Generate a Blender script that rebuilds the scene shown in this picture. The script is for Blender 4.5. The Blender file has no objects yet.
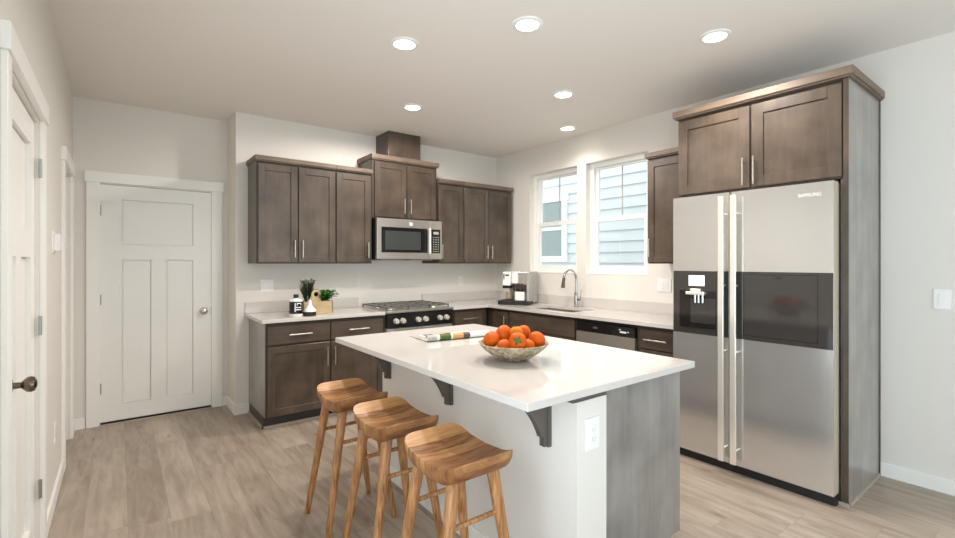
import bpy, bmesh, math, random
from mathutils import Vector, Matrix
random.seed(7)
S = bpy.context.scene
COL = S.collection
PI = math.pi

# ------------------------------------------------------------------ camera
TH, FPX, HOR = 0.6559, 467.4, 262.8
CAM = (-3.928, -4.698, 1.379)
cd = bpy.data.cameras.new('camera')
cd.sensor_fit = 'HORIZONTAL'; cd.sensor_width = 36.0
cd.lens = FPX / 955.0 * 36.0
cd.shift_y = (HOR - 269.0) / 955.0
cd.clip_start = 0.05
cam = bpy.data.objects.new('camera', cd); COL.objects.link(cam)
cam.location = CAM; cam.rotation_euler = (PI / 2, 0, -TH)
S.camera = cam

# ------------------------------------------------------------------ world, daylight, exposure
S.view_settings.view_transform = 'Standard'
S.view_settings.look = 'None'
S.view_settings.gamma = 1.0
S.view_settings.use_curve_mapping = False
S.view_settings.exposure = 0.79
W = bpy.data.worlds.new('sky'); S.world = W; W.use_nodes = True
bg = W.node_tree.nodes['Background']
bg.inputs[0].default_value = (0.93, 0.975, 1.0, 1); bg.inputs[1].default_value = 1.28
S.cycles.max_bounces = 10; S.cycles.diffuse_bounces = 6; S.cycles.glossy_bounces = 5; S.cycles.transparent_max_bounces = 12

LX_ = -4.223
def area(name, loc, rot, sx, sy, power, col):
    l = bpy.data.lights.new(name, 'AREA'); l.shape = 'RECTANGLE'; l.size = sx; l.size_y = sy
    l.energy = power; l.color = col
    o = bpy.data.objects.new(name, l); COL.objects.link(o); o.location = loc; o.rotation_euler = rot
    return o
# daylight by the living room window behind the camera, fill by an added side window;
# two upward lamps inside the room are added to brighten the ceiling
area('daylight_rear_window', (-1.9, -8.62, 1.2), (PI / 2, 0, 0), 3.2, 2.1, 9, (0.50, 0.77, 1.0))
area('ceiling_fill_rear', (-1.9, -8.55, 0.9), (PI * 0.90, 0, 0), 3.2, 1.5, 30, (0.70, 0.88, 1.0))  # added lamp indoors, tilted up to lift the ceiling
area('side_window_fill', (LX_ - 0.12, -4.9, 1.2), (0, -PI / 2, 0), 2.1, 3.0, 12, (0.52, 0.78, 1.0))  # added fill for the surfaces that face left
area('ceiling_fill_side', (LX_ + 0.10, -5.2, 0.9), (0, -PI * 0.80, 0), 1.5, 2.4, 18, (0.74, 0.90, 1.0))  # second added lamp indoors, aimed up and into the room
CAN_POWER, CAN_COL = 44.0, (1.0, 0.93, 0.86)

# ------------------------------------------------------------------ materials
def lin(c):
    return tuple(((v / 255) / 12.92 if v / 255 <= 0.04045 else ((v / 255 + 0.055) / 1.055) ** 2.4) for v in c) + (1.0,)

def pmat(name, col, rough=0.5, metal=0.0, spec=0.5, bump=0.0, bscale=200, coat=0.0, noise=0.0, nscale=6.0):
    m = bpy.data.materials.new(name); m.use_nodes = True
    nt = m.node_tree; b = nt.nodes['Principled BSDF']
    c = lin(col)
    b.inputs['Base Color'].default_value = c
    b.inputs['Roughness'].default_value = rough; b.inputs['Metallic'].default_value = metal
    b.inputs['Specular IOR Level'].default_value = spec
    if coat: b.inputs['Coat Weight'].default_value = coat; b.inputs['Coat Roughness'].default_value = 0.08
    tc = nt.nodes.new('ShaderNodeTexCoord')
    if noise:
        n = nt.nodes.new('ShaderNodeTexNoise'); n.inputs['Scale'].default_value = nscale; n.inputs['Detail'].default_value = 4
        nt.links.new(tc.outputs['Object'], n.inputs['Vector'])
        mx = nt.nodes.new('ShaderNodeMix'); mx.data_type = 'RGBA'
        mx.inputs[6].default_value = tuple(v * (1 - noise) for v in c[:3]) + (1,)
        mx.inputs[7].default_value = tuple(min(1, v * (1 + noise)) for v in c[:3]) + (1,)
        nt.links.new(n.outputs['Fac'], mx.inputs[0]); nt.links.new(mx.outputs[2], b.inputs['Base Color'])
    if bump:
        n2 = nt.nodes.new('ShaderNodeTexNoise'); n2.inputs['Scale'].default_value = bscale; n2.inputs['Detail'].default_value = 2
        nt.links.new(tc.outputs['Object'], n2.inputs['Vector'])
        bp = nt.nodes.new('ShaderNodeBump'); bp.inputs['Strength'].default_value = bump; bp.inputs['Distance'].default_value = 0.002
        nt.links.new(n2.outputs['Fac'], bp.inputs['Height']); nt.links.new(bp.outputs['Normal'], b.inputs['Normal'])
    return m

def wood(name, dark, light, scale=(14, 14, 0.9), rough=0.35, blotch=0.35, coat=0.0):
    """streaky stained wood, grain runs along the axis with the small scale"""
    m = bpy.data.materials.new(name); m.use_nodes = True
    nt = m.node_tree; L = nt.links.new; b = nt.nodes['Principled BSDF']
    b.inputs['Roughness'].default_value = rough
    if coat: b.inputs['Coat Weight'].default_value = coat; b.inputs['Coat Roughness'].default_value = 0.18
    tc = nt.nodes.new('ShaderNodeTexCoord')
    oi = nt.nodes.new('ShaderNodeObjectInfo')
    ad = nt.nodes.new('ShaderNodeVectorMath'); ad.operation = 'MULTIPLY_ADD'
    L(oi.outputs['Random'], ad.inputs[0]); ad.inputs[1].default_value = (37, 19, 11); L(tc.outputs['Object'], ad.inputs[2])
    mp = nt.nodes.new('ShaderNodeMapping'); mp.inputs['Scale'].default_value = scale
    L(ad.outputs[0], mp.inputs['Vector'])
    n = nt.nodes.new('ShaderNodeTexNoise'); n.inputs['Scale'].default_value = 2.2; n.inputs['Detail'].default_value = 9; n.inputs['Roughness'].default_value = 0.62
    L(mp.outputs[0], n.inputs['Vector'])
    n2 = nt.nodes.new('ShaderNodeTexNoise'); n2.inputs['Scale'].default_value = 4.5; n2.inputs['Detail'].default_value = 3
    L(ad.outputs[0], n2.inputs['Vector'])
    mixf = nt.nodes.new('ShaderNodeMix'); mixf.data_type = 'FLOAT'; mixf.inputs[0].default_value = blotch
    L(n.outputs['Fac'], mixf.inputs[2]); L(n2.outputs['Fac'], mixf.inputs[3])
    cr = nt.nodes.new('ShaderNodeValToRGB')
    cr.color_ramp.elements[0].position = 0.32; cr.color_ramp.elements[0].color = lin(dark)
    cr.color_ramp.elements[1].position = 0.70; cr.color_ramp.elements[1].color = lin(light)
    L(mixf.outputs[0], cr.inputs[0]); L(cr.outputs[0], b.inputs['Base Color'])
    bp = nt.nodes.new('ShaderNodeBump'); bp.inputs['Strength'].default_value = 0.06; bp.inputs['Distance'].default_value = 0.001
    L(n.outputs['Fac'], bp.inputs['Height']); L(bp.outputs['Normal'], b.inputs['Normal'])
    return m

def floor_mat():
    m = bpy.data.materials.new('floor_planks'); m.use_nodes = True
    nt = m.node_tree; L = nt.links.new; b = nt.nodes['Principled BSDF']
    def math_(op, a, bb=None, cc=None):
        n = nt.nodes.new('ShaderNodeMath'); n.operation = op
        for i, v in enumerate((a, bb, cc)):
            if v is None: continue
            if isinstance(v, (int, float)): n.inputs[i].default_value = v
            else: L(v, n.inputs[i])
        return n.outputs[0]
    tc = nt.nodes.new('ShaderNodeTexCoord'); sp = nt.nodes.new('ShaderNodeSeparateXYZ'); L(tc.outputs['Object'], sp.inputs[0])
    PW, PL = 0.185, 1.35
    u = math_('DIVIDE', sp.outputs[0], PW); row = math_('FLOOR', u)
    wn = nt.nodes.new('ShaderNodeTexWhiteNoise'); wn.noise_dimensions = '1D'; L(row, wn.inputs['W'])
    v = math_('ADD', math_('DIVIDE', sp.outputs[1], PL), math_('MULTIPLY', wn.outputs['Value'], 7.3)); pl = math_('FLOOR', v)
    wn2 = nt.nodes.new('ShaderNodeTexWhiteNoise'); wn2.noise_dimensions = '2D'
    cb = nt.nodes.new('ShaderNodeCombineXYZ'); L(row, cb.inputs[0]); L(pl, cb.inputs[1]); L(cb.outputs[0], wn2.inputs['Vector'])
    tone = wn2.outputs['Value']
    # gaps
    fu = math_('FRACT', u); fv = math_('FRACT', v)
    du = math_('MULTIPLY', math_('MINIMUM', fu, math_('SUBTRACT', 1, fu)), PW)
    dv = math_('MULTIPLY', math_('MINIMUM', fv, math_('SUBTRACT', 1, fv)), PL)
    gap = math_('LESS_THAN', math_('MINIMUM', du, dv), 0.0016)
    # grain
    off = nt.nodes.new('ShaderNodeCombineXYZ'); L(math_('MULTIPLY', tone, 31.0), off.inputs[2])
    av = nt.nodes.new('ShaderNodeVectorMath'); av.operation = 'ADD'; L(tc.outputs['Object'], av.inputs[0]); L(off.outputs[0], av.inputs[1])
    mp = nt.nodes.new('ShaderNodeMapping'); mp.inputs['Scale'].default_value = (9, 1.1, 1); L(av.outputs[0], mp.inputs['Vector'])
    n = nt.nodes.new('ShaderNodeTexNoise'); n.inputs['Scale'].default_value = 2.0; n.inputs['Detail'].default_value = 8; n.inputs['Roughness'].default_value = 0.6; n.inputs['Distortion'].default_value = 0.6
    L(mp.outputs[0], n.inputs['Vector'])
    mp2 = nt.nodes.new('ShaderNodeMapping'); mp2.inputs['Scale'].default_value = (6, 2.2, 1); L(av.outputs[0], mp2.inputs['Vector'])
    k = nt.nodes.new('ShaderNodeTexVoronoi'); k.inputs['Scale'].default_value = 1.0; L(mp2.outputs[0], k.inputs['Vector'])
    knot = nt.nodes.new('ShaderNodeMapRange'); knot.inputs['From Min'].default_value = 0.03; knot.inputs['From Max'].default_value = 0.14
    knot.inputs['To Min'].default_value = 0.5; knot.inputs['To Max'].default_value = 0.0; L(k.outputs['Distance'], knot.inputs['Value'])
    cr = nt.nodes.new('ShaderNodeValToRGB')
    e = cr.color_ramp.elements
    e[0].position = 0.30; e[0].color = lin((138, 123, 108)); e[1].position = 0.72; e[1].color = lin((187, 173, 158))
    fac = math_('ADD', math_('MULTIPLY', n.outputs['Fac'], 0.80), math_('MULTIPLY', tone, 0.19)); L(fac, cr.inputs[0])
    mk = nt.nodes.new('ShaderNodeMix'); mk.data_type = 'RGBA'; L(knot.outputs[0], mk.inputs[0]); L(cr.outputs[0], mk.inputs[6]); mk.inputs[7].default_value = lin((96, 80, 68))
    mg = nt.nodes.new('ShaderNodeMix'); mg.data_type = 'RGBA'; L(math_('MULTIPLY', gap, 0.28), mg.inputs[0]); L(mk.outputs[2], mg.inputs[6]); mg.inputs[7].default_value = lin((92, 78, 66))
    L(mg.outputs[2], b.inputs['Base Color'])
    b.inputs['Roughness'].default_value = 0.38
    bp = nt.nodes.new('ShaderNodeBump'); bp.inputs['Strength'].default_value = 0.08; bp.inputs['Distance'].default_value = 0.001
    L(n.outputs['Fac'], bp.inputs['Height']); L(bp.outputs['Normal'], b.inputs['Normal'])
    return m

def stool_mat(name, bands, axis_scale):
    """oak; bands=True gives glued staves that run across the seat"""
    m = bpy.data.materials.new(name); m.use_nodes = True
    nt = m.node_tree; L = nt.links.new; b = nt.nodes['Principled BSDF']
    tc = nt.nodes.new('ShaderNodeTexCoord')
    mp = nt.nodes.new('ShaderNodeMapping'); mp.inputs['Scale'].default_value = axis_scale; L(tc.outputs['Object'], mp.inputs['Vector'])
    n = nt.nodes.new('ShaderNodeTexNoise'); n.inputs['Scale'].default_value = 3; n.inputs['Detail'].default_value = 9; n.inputs['Distortion'].default_value = 0.8
    L(mp.outputs[0], n.inputs['Vector'])
    cr = nt.nodes.new('ShaderNodeValToRGB')
    e = cr.color_ramp.elements
    e[0].position = 0.28; e[0].color = lin((118, 72, 36)); e[1].position = 0.72; e[1].color = lin((202, 150, 98))
    fac = n.outputs['Fac']
    if bands:
        sp = nt.nodes.new('ShaderNodeSeparateXYZ'); L(tc.outputs['Object'], sp.inputs[0])
        d = nt.nodes.new('ShaderNodeMath'); d.operation = 'DIVIDE'; L(sp.outputs[1], d.inputs[0]); d.inputs[1].default_value = 0.062
        f = nt.nodes.new('ShaderNodeMath'); f.operation = 'FLOOR'; L(d.outputs[0], f.inputs[0])
        w = nt.nodes.new('ShaderNodeTexWhiteNoise'); w.noise_dimensions = '1D'; L(f.outputs[0], w.inputs['W'])
        q = nt.nodes.new('ShaderNodeMath'); q.operation = 'MULTIPLY_ADD'; L(w.outputs['Value'], q.inputs[0]); q.inputs[1].default_value = 0.36
        q2 = nt.nodes.new('ShaderNodeMath'); q2.operation = 'MULTIPLY_ADD'; L(fac, q2.inputs[0]); q2.inputs[1].default_value = 0.72; q2.inputs[2].default_value = -0.03
        L(q2.outputs[0], q.inputs[2]); fac = q.outputs[0]
    L(fac, cr.inputs[0]); L(cr.outputs[0], b.inputs['Base Color'])
    b.inputs['Roughness'].default_value = 0.42
    return m

def glass_mat(name, tint=(1, 1, 1), gl=0.08):
    m = bpy.data.materials.new(name); m.use_nodes = True
    nt = m.node_tree; nt.nodes.clear(); L = nt.links.new
    o = nt.nodes.new('ShaderNodeOutputMaterial'); mx = nt.nodes.new('ShaderNodeMixShader')
    t = nt.nodes.new('ShaderNodeBsdfTransparent'); t.inputs[0].default_value = tint + (1,)
    g = nt.nodes.new('ShaderNodeBsdfGlossy'); g.inputs['Roughness'].default_value = 0.02
    mx.inputs[0].default_value = gl
    L(t.outputs[0], mx.inputs[1]); L(g.outputs[0], mx.inputs[2]); L(mx.outputs[0], o.inputs[0])
    return m

def emis(name, col, s):
    m = bpy.data.materials.new(name); m.use_nodes = True
    b = m.node_tree.nodes['Principled BSDF']; b.inputs['Base Color'].default_value = (0, 0, 0, 1)
    b.inputs['Emission Color'].default_value = col + (1,); b.inputs['Emission Strength'].default_value = s
    return m

M = {}
M['wall'] = pmat('wall_paint', (226, 222, 215), 0.75, bump=0.05, bscale=400)
M['ceiling'] = pmat('ceiling_paint', (232, 227, 221), 0.85, bump=0.05, bscale=300)
M['trim'] = pmat('white_trim_paint', (240, 239, 235), 0.38)
M['vinyl'] = pmat('white_vinyl', (236, 236, 232), 0.35)
M['cab'] = wood('stained_cabinet_wood', (54, 43, 34), (98, 83, 69), scale=(7, 7, 0.8), rough=0.38, blotch=0.6, coat=0.2)
M['cabh'] = wood('stained_cabinet_wood_level_grain', (56, 46, 38), (94, 80, 68), scale=(0.8, 7, 7), rough=0.38, blotch=0.55, coat=0.2)
M['crown'] = wood('stained_crown_wood', (94, 79, 65), (134, 116, 99), scale=(0.9, 9, 9), rough=0.5, coat=0.0)
M['frame'] = pmat('dark_cabinet_frame', (66, 57, 50), 0.45)
M['endp'] = wood('stained_end_panel', (112, 108, 104), (158, 154, 150), scale=(6, 6, 0.5), rough=0.30, blotch=0.45, coat=0.4)
M['corbel'] = pmat('grey_brown_corbel', (88, 82, 76), 0.45)
M['toe'] = pmat('dark_toe_kick', (58, 54, 52), 0.5)
M['shoe'] = pmat('pale_shoe_trim', (176, 164, 150), 0.5)
M['quartz'] = pmat('white_quartz', (207, 202, 197), 0.05, spec=0.65, noise=0.025, nscale=40)
M['nickel'] = pmat('brushed_nickel', (205, 200, 190), 0.28, metal=1.0)
M['steel'] = pmat('stainless_steel', (190, 186, 179), 0.30, metal=0.85)
M['fsteel'] = pmat('fridge_steel', (214, 213, 211), 0.18, metal=0.78)
M['fside'] = pmat('fridge_door_side', (196, 184, 164), 0.4)
M['handle'] = pmat('polished_handle', (240, 235, 224), 0.22, metal=0.55)
M['chrome'] = pmat('chrome', (200, 200, 200), 0.10, metal=1.0)
M['pewter'] = pmat('pewter', (120, 108, 94), 0.25, metal=1.0)
M['hinge'] = pmat('satin_hinge', (176, 172, 166), 0.35, metal=1.0)
M['black'] = pmat('black_gloss', (26, 25, 25), 0.14)
M['bglass'] = pmat('smoked_black_glass', (58, 55, 53), 0.06, spec=0.6)
M['mwglass'] = pmat('microwave_glass', (62, 66, 64), 0.10, spec=0.6)
M['bmatte'] = pmat('black_matte', (26, 26, 27), 0.55)
M['iron'] = pmat('grey_cast_iron', (120, 120, 118), 0.42, metal=0.6)
M['white'] = pmat('white_plastic', (238, 238, 236), 0.35)
M['ceramic'] = pmat('white_ceramic', (240, 238, 234), 0.25)
M['grey'] = pmat('grey_plastic', (170, 170, 168), 0.4)
M['silver'] = pmat('silver_plastic', (176, 174, 170), 0.35, metal=0.3)
M['brown'] = pmat('brown_gloss', (58, 44, 36), 0.2)
M['tote'] = wood('pale_birch', (172, 150, 112), (202, 180, 142), scale=(1, 14, 14), rough=0.5)
M['leaf'] = pmat('herb_leaf', (62, 112, 40), 0.5, noise=0.35, nscale=30)
M['leafd'] = pmat('dark_herb_leaf', (42, 58, 36), 0.55, noise=0.4, nscale=40)
M['soil'] = pmat('soil', (50, 38, 28), 0.9)
M['stone'] = pmat('speckled_stone', (146, 132, 110), 0.6, noise=0.62, nscale=20, bump=0.4, bscale=60)
def speckle(m):
    nt = m.node_tree; b = nt.nodes['Principled BSDF']; tc = nt.nodes.new('ShaderNodeTexCoord')
    v = nt.nodes.new('ShaderNodeTexVoronoi'); v.inputs['Scale'].default_value = 75; nt.links.new(tc.outputs['Object'], v.inputs['Vector'])
    sp = nt.nodes.new('ShaderNodeSeparateColor'); nt.links.new(v.outputs['Color'], sp.inputs[0])
    n = nt.nodes.new('ShaderNodeTexNoise'); n.inputs['Scale'].default_value = 16; nt.links.new(tc.outputs['Object'], n.inputs['Vector'])
    ad = nt.nodes.new('ShaderNodeMath'); ad.operation = 'MULTIPLY_ADD'; ad.inputs[1].default_value = 0.55
    nt.links.new(sp.outputs[0], ad.inputs[0]); nt.links.new(n.outputs['Fac'], ad.inputs[2])
    cr = nt.nodes.new('ShaderNodeValToRGB'); e = cr.color_ramp.elements
    e[0].position = 0.40; e[0].color = lin((98, 80, 58)); e[1].position = 1.05; e[1].color = lin((186, 172, 146))
    k = e.new(0.70); k.color = lin((150, 134, 108)); nt.links.new(ad.outputs[0], cr.inputs[0]); nt.links.new(cr.outputs[0], b.inputs['Base Color'])
speckle(M['stone'])
M['orange'] = pmat('persimmon_skin', (200, 88, 2), 0.48, spec=0.25, noise=0.18, nscale=14)
M['orangey'] = pmat('ripe_yellow_skin', (206, 112, 8), 0.48, spec=0.25, noise=0.18, nscale=14)
M['calyx'] = pmat('green_calyx', (78, 92, 26), 0.6, noise=0.3, nscale=60)
M['paper'] = pmat('magazine_paper', (226, 222, 214), 0.45)
M['siding'] = pmat('pale_blue_siding', (212, 217, 217), 0.7)
M['ntrim'] = pmat('neighbour_trim', (240, 242, 242), 0.6)
M['npane'] = pmat('neighbour_blind_glass', (142, 154, 152), 0.15)
M['ground'] = pmat('gravel', (150, 145, 138), 0.9, noise=0.2, nscale=20)
M['floor'] = floor_mat()
M['seat'] = stool_mat('oak_seat', True, (3, 22, 5))
M['leg'] = stool_mat('oak_leg', False, (22, 22, 2.2))
M['glass'] = glass_mat('window_glass', (0.97, 0.99, 1.0), 0.05)
M['cupglass'] = glass_mat('cup_glass', (0.93, 0.90, 0.82), 0.16)
M['lamp'] = emis('lamp_diffuser', (1.0, 0.90, 0.74), 9.0)
M['screen'] = emis('lit_screen', (0.95, 0.97, 1.0), 1.1)

# ------------------------------------------------------------------ mesh helpers
class MB:
    def __init__(s, rot=None): s.bm = bmesh.new(); s.mi = 0
    def _f(s, f): f.material_index = s.mi
    def box(s, x0, x1, y0, y1, z0, z1):
        if x0 > x1: x0, x1 = x1, x0
        if y0 > y1: y0, y1 = y1, y0
        if z0 > z1: z0, z1 = z1, z0
        v = [s.bm.verts.new((x, y, z)) for z in (z0, z1) for x, y in ((x0, y0), (x1, y0), (x1, y1), (x0, y1))]
        for q in ((3, 2, 1, 0), (4, 5, 6, 7), (0, 1, 5, 4), (1, 2, 6, 5), (2, 3, 7, 6), (3, 0, 4, 7)):
            s._f(s.bm.faces.new([v[i] for i in q]))
        return s
    def rings(s, rings, close=True, cap=True):
        R = [[s.bm.verts.new(p) for p in r] for r in rings]
        n = len(R[0])
        for a, b in zip(R, R[1:]):
            for i in range(n if close else n - 1):
                j = (i + 1) % n
                s._f(s.bm.faces.new((a[i], a[j], b[j], b[i])))
        if cap:
            s._f(s.bm.faces.new(R[0][::-1])); s._f(s.bm.faces.new(R[-1]))
        return s
    def cyl(s, p0, p1, r0, r1=None, n=20):
        r1 = r0 if r1 is None else r1
        p0, p1 = Vector(p0), Vector(p1); d = (p1 - p0).normalized()
        a = d.orthogonal().normalized(); b = d.cross(a)
        rr = [[p + (a * math.cos(2 * PI * i / n) + b * math.sin(2 * PI * i / n)) * r for i in range(n)] for p, r in ((p0, r0), (p1, r1))]
        return s.rings(rr)
    def tube(s, pts, r, n=12):
        pts = [Vector(p) for p in pts]; rr = []
        ref = None
        for i, p in enumerate(pts):
            d = (pts[min(i + 1, len(pts) - 1)] - pts[max(i - 1, 0)]).normalized()
            a = d.orthogonal().normalized() if ref is None else (ref - d * ref.dot(d)).normalized()
            ref = a; b = d.cross(a)
            rad = r[i] if isinstance(r, (list, tuple)) else r
            rr.append([p + (a * math.cos(2 * PI * k / n) + b * math.sin(2 * PI * k / n)) * rad for k in range(n)])
        return s.rings(rr)
    def lathe(s, prof, c=(0, 0, 0), n=32):
        rr = [[(c[0] + max(r, 1e-4) * math.cos(2 * PI * i / n), c[1] + max(r, 1e-4) * math.sin(2 * PI * i / n), c[2] + z) for i in range(n)] for r, z in prof]
        return s.rings(rr)
    def prism(s, poly, axis, a0, a1):
        """poly: 2D points in the plane of the two other axes, extruded along axis"""
        def P(u, v, w):
            return (w, u, v) if axis == 'x' else (u, w, v) if axis == 'y' else (u, v, w)
        return s.rings([[P(u, v, a0) for u, v in poly], [P(u, v, a1) for u, v in poly]])
    def xf(s, mat, start=0):
        s.bm.verts.ensure_lookup_table()
        bmesh.ops.transform(s.bm, matrix=mat, verts=s.bm.verts[start:])
        return s
    def nv(s): return len(s.bm.verts)
    def build(s, name, mats, parent=None, bevel=0.0, smooth=False, seg=2):
        bmesh.ops.recalc_face_normals(s.bm, faces=s.bm.faces)
        me = bpy.data.meshes.new(name); s.bm.to_mesh(me); s.bm.free()
        for m in (mats if isinstance(mats, (list, tuple)) else [mats]): me.materials.append(M[m] if isinstance(m, str) else m)
        if smooth:
            me.shade_smooth(); me.set_sharp_from_angle(angle=math.radians(38))
        o = bpy.data.objects.new(name, me); COL.objects.link(o)
        if parent: o.parent = parent
        if bevel:
            b = o.modifiers.new('bevel', 'BEVEL'); b.width = bevel; b.segments = seg; b.limit_method = 'ANGLE'; b.angle_limit = math.radians(40)
        return o

def tag(o, label, cat=None, group=None, kind=None):
    o['label'] = label
    if cat: o['category'] = cat
    if group: o['group'] = group
    if kind: o['kind'] = kind
    return o
def thing(name, label, cat, loc=(0, 0, 0), rz=0.0, group=None):
    loc = list(loc)
    if abs(loc[1]) < 1e-6 and abs(rz) < 1e-6: loc[1] = -0.0015
    if abs(loc[0]) < 1e-6 and abs(rz + PI / 2) < 1e-6: loc[0] = -0.0015
    if abs(loc[2] - 0.914) < 1e-6: loc[2] += 0.001
    o = bpy.data.objects.new(name, None); o.empty_display_size = 0.1; COL.objects.link(o)
    o.location = loc; o.rotation_euler = (0, 0, rz)
    return tag(o, label, cat, group)
def struct(o, label, cat): return tag(o, label, cat, kind='structure')
def copy_tree(o, parent=None):
    c = o.copy(); COL.objects.link(c)
    if parent: c.parent = parent
    for ch in list(o.children): copy_tree(ch, c)
    return c
def lettering(name, text, size, mat, parent, mtx, depth=0.0006):
    cu = bpy.data.curves.new(name, 'FONT'); cu.body = text; cu.size = size; cu.extrude = depth; cu.align_x = 'CENTER'; cu.align_y = 'CENTER'
    t = bpy.data.objects.new(name + '_src', cu); COL.objects.link(t)
    me = bpy.data.meshes.new_from_object(t.evaluated_get(bpy.context.evaluated_depsgraph_get()))
    bpy.data.objects.remove(t); me.transform(mtx); me.materials.clear(); me.materials.append(M[mat]); me.name = name
    o = bpy.data.objects.new(name, me); COL.objects.link(o); o.parent = parent
    return o
def E3(a, b, c): return Matrix((a, b, c)).transposed().to_4x4()   # columns = images of x, y, z

# ------------------------------------------------------------------ room shell
H = 2.75; LX = -4.223; AY = 0.38; KX = -3.08; RY = -8.7; T = 0.13
struct(MB().box(LX - T, 0.2, RY - 0.1, AY + T, -0.12, 0.0).build('floor', 'floor'), 'grey tan wood plank floor running under the whole kitchen', 'floor')
struct(MB().box(LX - T, 0.2, RY - 0.1, AY + T, H, H + 0.12).build('ceiling', 'ceiling'), 'flat pale ceiling with round recessed lights', 'ceiling')
struct(MB().box(KX, 0.2, 0, AY + T, 0, H).build('wall_back', 'wall'), 'pale kitchen wall behind the range and upper cabinets', 'wall')
# alcove wall with the entry door opening
DX0, DX1, DH = -4.047, -3.222, 2.048
b = MB().box(LX - T, DX0, AY, AY + T, 0, H).box(DX1, KX, AY, AY + T, 0, H).box(DX0, DX1, AY, AY + T, DH, H)
struct(b.build('wall_alcove', 'wall'), 'pale wall around the white door left of the kitchen', 'wall')
# right wall with two windows
WZ0, WZ1 = 1.262, 2.43; W1 = (-1.355, -0.625); W2 = (-2.20, -1.475); RT = 0.16
b = MB()
for y0, y1 in ((RY, W2[0]), (W2[1], W1[0]), (W1[1], 0.0)): b.box(0, RT, y0, y1, 0, H)
for y0, y1 in (W1, W2): b.box(0, RT, y0, y1, 0, WZ0).box(0, RT, y0, y1, WZ1, H)
struct(b.build('wall_right', 'wall'), 'pale wall with two windows above the sink', 'wall')
# left wall with two door openings
D2 = (-2.53, -1.655); D3 = (-0.50, 0.14)
b = MB()
W4 = (-6.5, -3.3)  # opening for the added fill window
for y0, y1 in ((RY, W4[0]), (W4[1], D2[0]), (D2[1], D3[0]), (D3[1], AY)): b.box(LX - T, LX, y0, y1, 0, H)
for y0, y1 in (D2, D3): b.box(LX - T, LX, y0, y1, DH, H)
b.box(LX - T, LX, *W4, 0, 0.12).box(LX - T, LX, *W4, 2.3, H)
struct(b.build('wall_left', 'wall'), 'pale wall along the left side with white doors', 'wall')
# rear wall with a wide living room window
b = MB().box(LX, -3.55, RY - 0.1, RY, 0, H).box(-0.25, 0, RY - 0.1, RY, 0, H).box(-3.55, -0.25, RY - 0.1, RY, 0, 0.12).box(-3.55, -0.25, RY - 0.1, RY, 2.3, H)
struct(b.build('wall_front', 'wall'), 'pale wall behind the camera with a wide window', 'wall')
b = MB()
for x in (-3.55, -2.47, -1.37, -0.31): b.box(x, x + 0.06, RY - 0.09, RY - 0.03, 0.12, 2.3)
b.box(-3.55, -0.25, RY - 0.09, RY - 0.03, 0.12, 0.18).box(-3.55, -0.25, RY - 0.09, RY - 0.03, 2.24, 2.3)
wf = struct(b.build('window_3', 'vinyl'), 'wide white framed window behind the camera', 'window')

b = MB()
for y in (-6.5, -5.43, -4.40, -3.36): b.box(LX - 0.10, LX - 0.04, y, y + 0.06, 0.12, 2.3)
b.box(LX - 0.10, LX - 0.04, -6.5, -3.3, 0.12, 0.18).box(LX - 0.10, LX - 0.04, -6.5, -3.3, 2.24, 2.3)
struct(b.build('fill_window', 'vinyl'), 'added white window frame in the left wall behind the camera, for fill light', 'window')  # unseen window, added so light can come from the left

def baseboard(name, segs, label):
    b = MB()
    for s in segs: b.box(*s, 0, 0.088)
    struct(b.build(name, 'trim', bevel=0.004), label, 'baseboard')
bt = 0.016
baseboard('baseboard_back', [(KX - bt, -2.945, -bt, 0), (KX - bt, KX, 0, AY)], 'white baseboard at the wall end beside the base cabinet')
baseboard('baseboard_alcove', [(LX, -4.145, AY - bt, AY), (-3.128, KX, AY - bt, AY)], 'white baseboard either side of the white door')
baseboard('baseboard_left', [(LX, LX + bt, -1.555, -0.60), (LX, LX + bt, 0.24, AY)], 'white baseboard along the left wall')
baseboard('baseboard_right', [(-bt, 0, RY, -3.89)], 'white baseboard right of the refrigerator')

# ---- door leaf: three recessed panels, local x along width from hinge, z up, front at y=0
def door_leaf(name, w, h, stile, parent_loc, rz, label, z0=0.012, rec=0.012, mull=0.115):
    rec += 0.004
    """front face looks to local -y"""
    root = None
    b = MB(); t = 0.038
    xs0, xs1 = stile, w - stile
    m0, m1 = w / 2 - mull / 2, w / 2 + mull / 2
    zt0, zt1, zl0, zl1 = 1.535, 1.925, 0.158, 1.404
    b.box(0, w, rec + 0.007, t, z0, h)               # core, seen only in the thin quirk round each panel
    q = 0.005
    for px0, px1_, pz0, pz1 in ((xs0, xs1, zt0, zt1), (xs0, m0, zl0, zl1), (m1, xs1, zl0, zl1)):
        b.box(px0 + q, px1_ - q, rec, rec + 0.007, pz0 + q, pz1 - q)
    r_ = rec + 0.007
    b.box(0, xs0, 0, r_, z0, h).box(xs1, w, 0, r_, z0, h)
    b.box(xs0, xs1, 0, r_, zt1, h).box(xs0, xs1, 0, r_, zl1, zt0).box(xs0, xs1, 0, r_, z0, zl0)
    b.box(m0, m1, 0, r_, zl0, zl1)
    o = b.build(name, 'trim')
    o.location = parent_loc; o.rotation_euler = (0, 0, rz)
    struct(o, label, 'door')
    return o
def hinges(door, x, zs, y=-0.004):
    for z in zs:
        MB().cyl((x, y, z - 0.045), (x, y, z + 0.045), 0.007, n=12).box(x - 0.014, x + 0.012, y + 0.002, y + 0.006, z - 0.045, z + 0.045).build('hinge', 'hinge', door, smooth=True)
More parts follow.
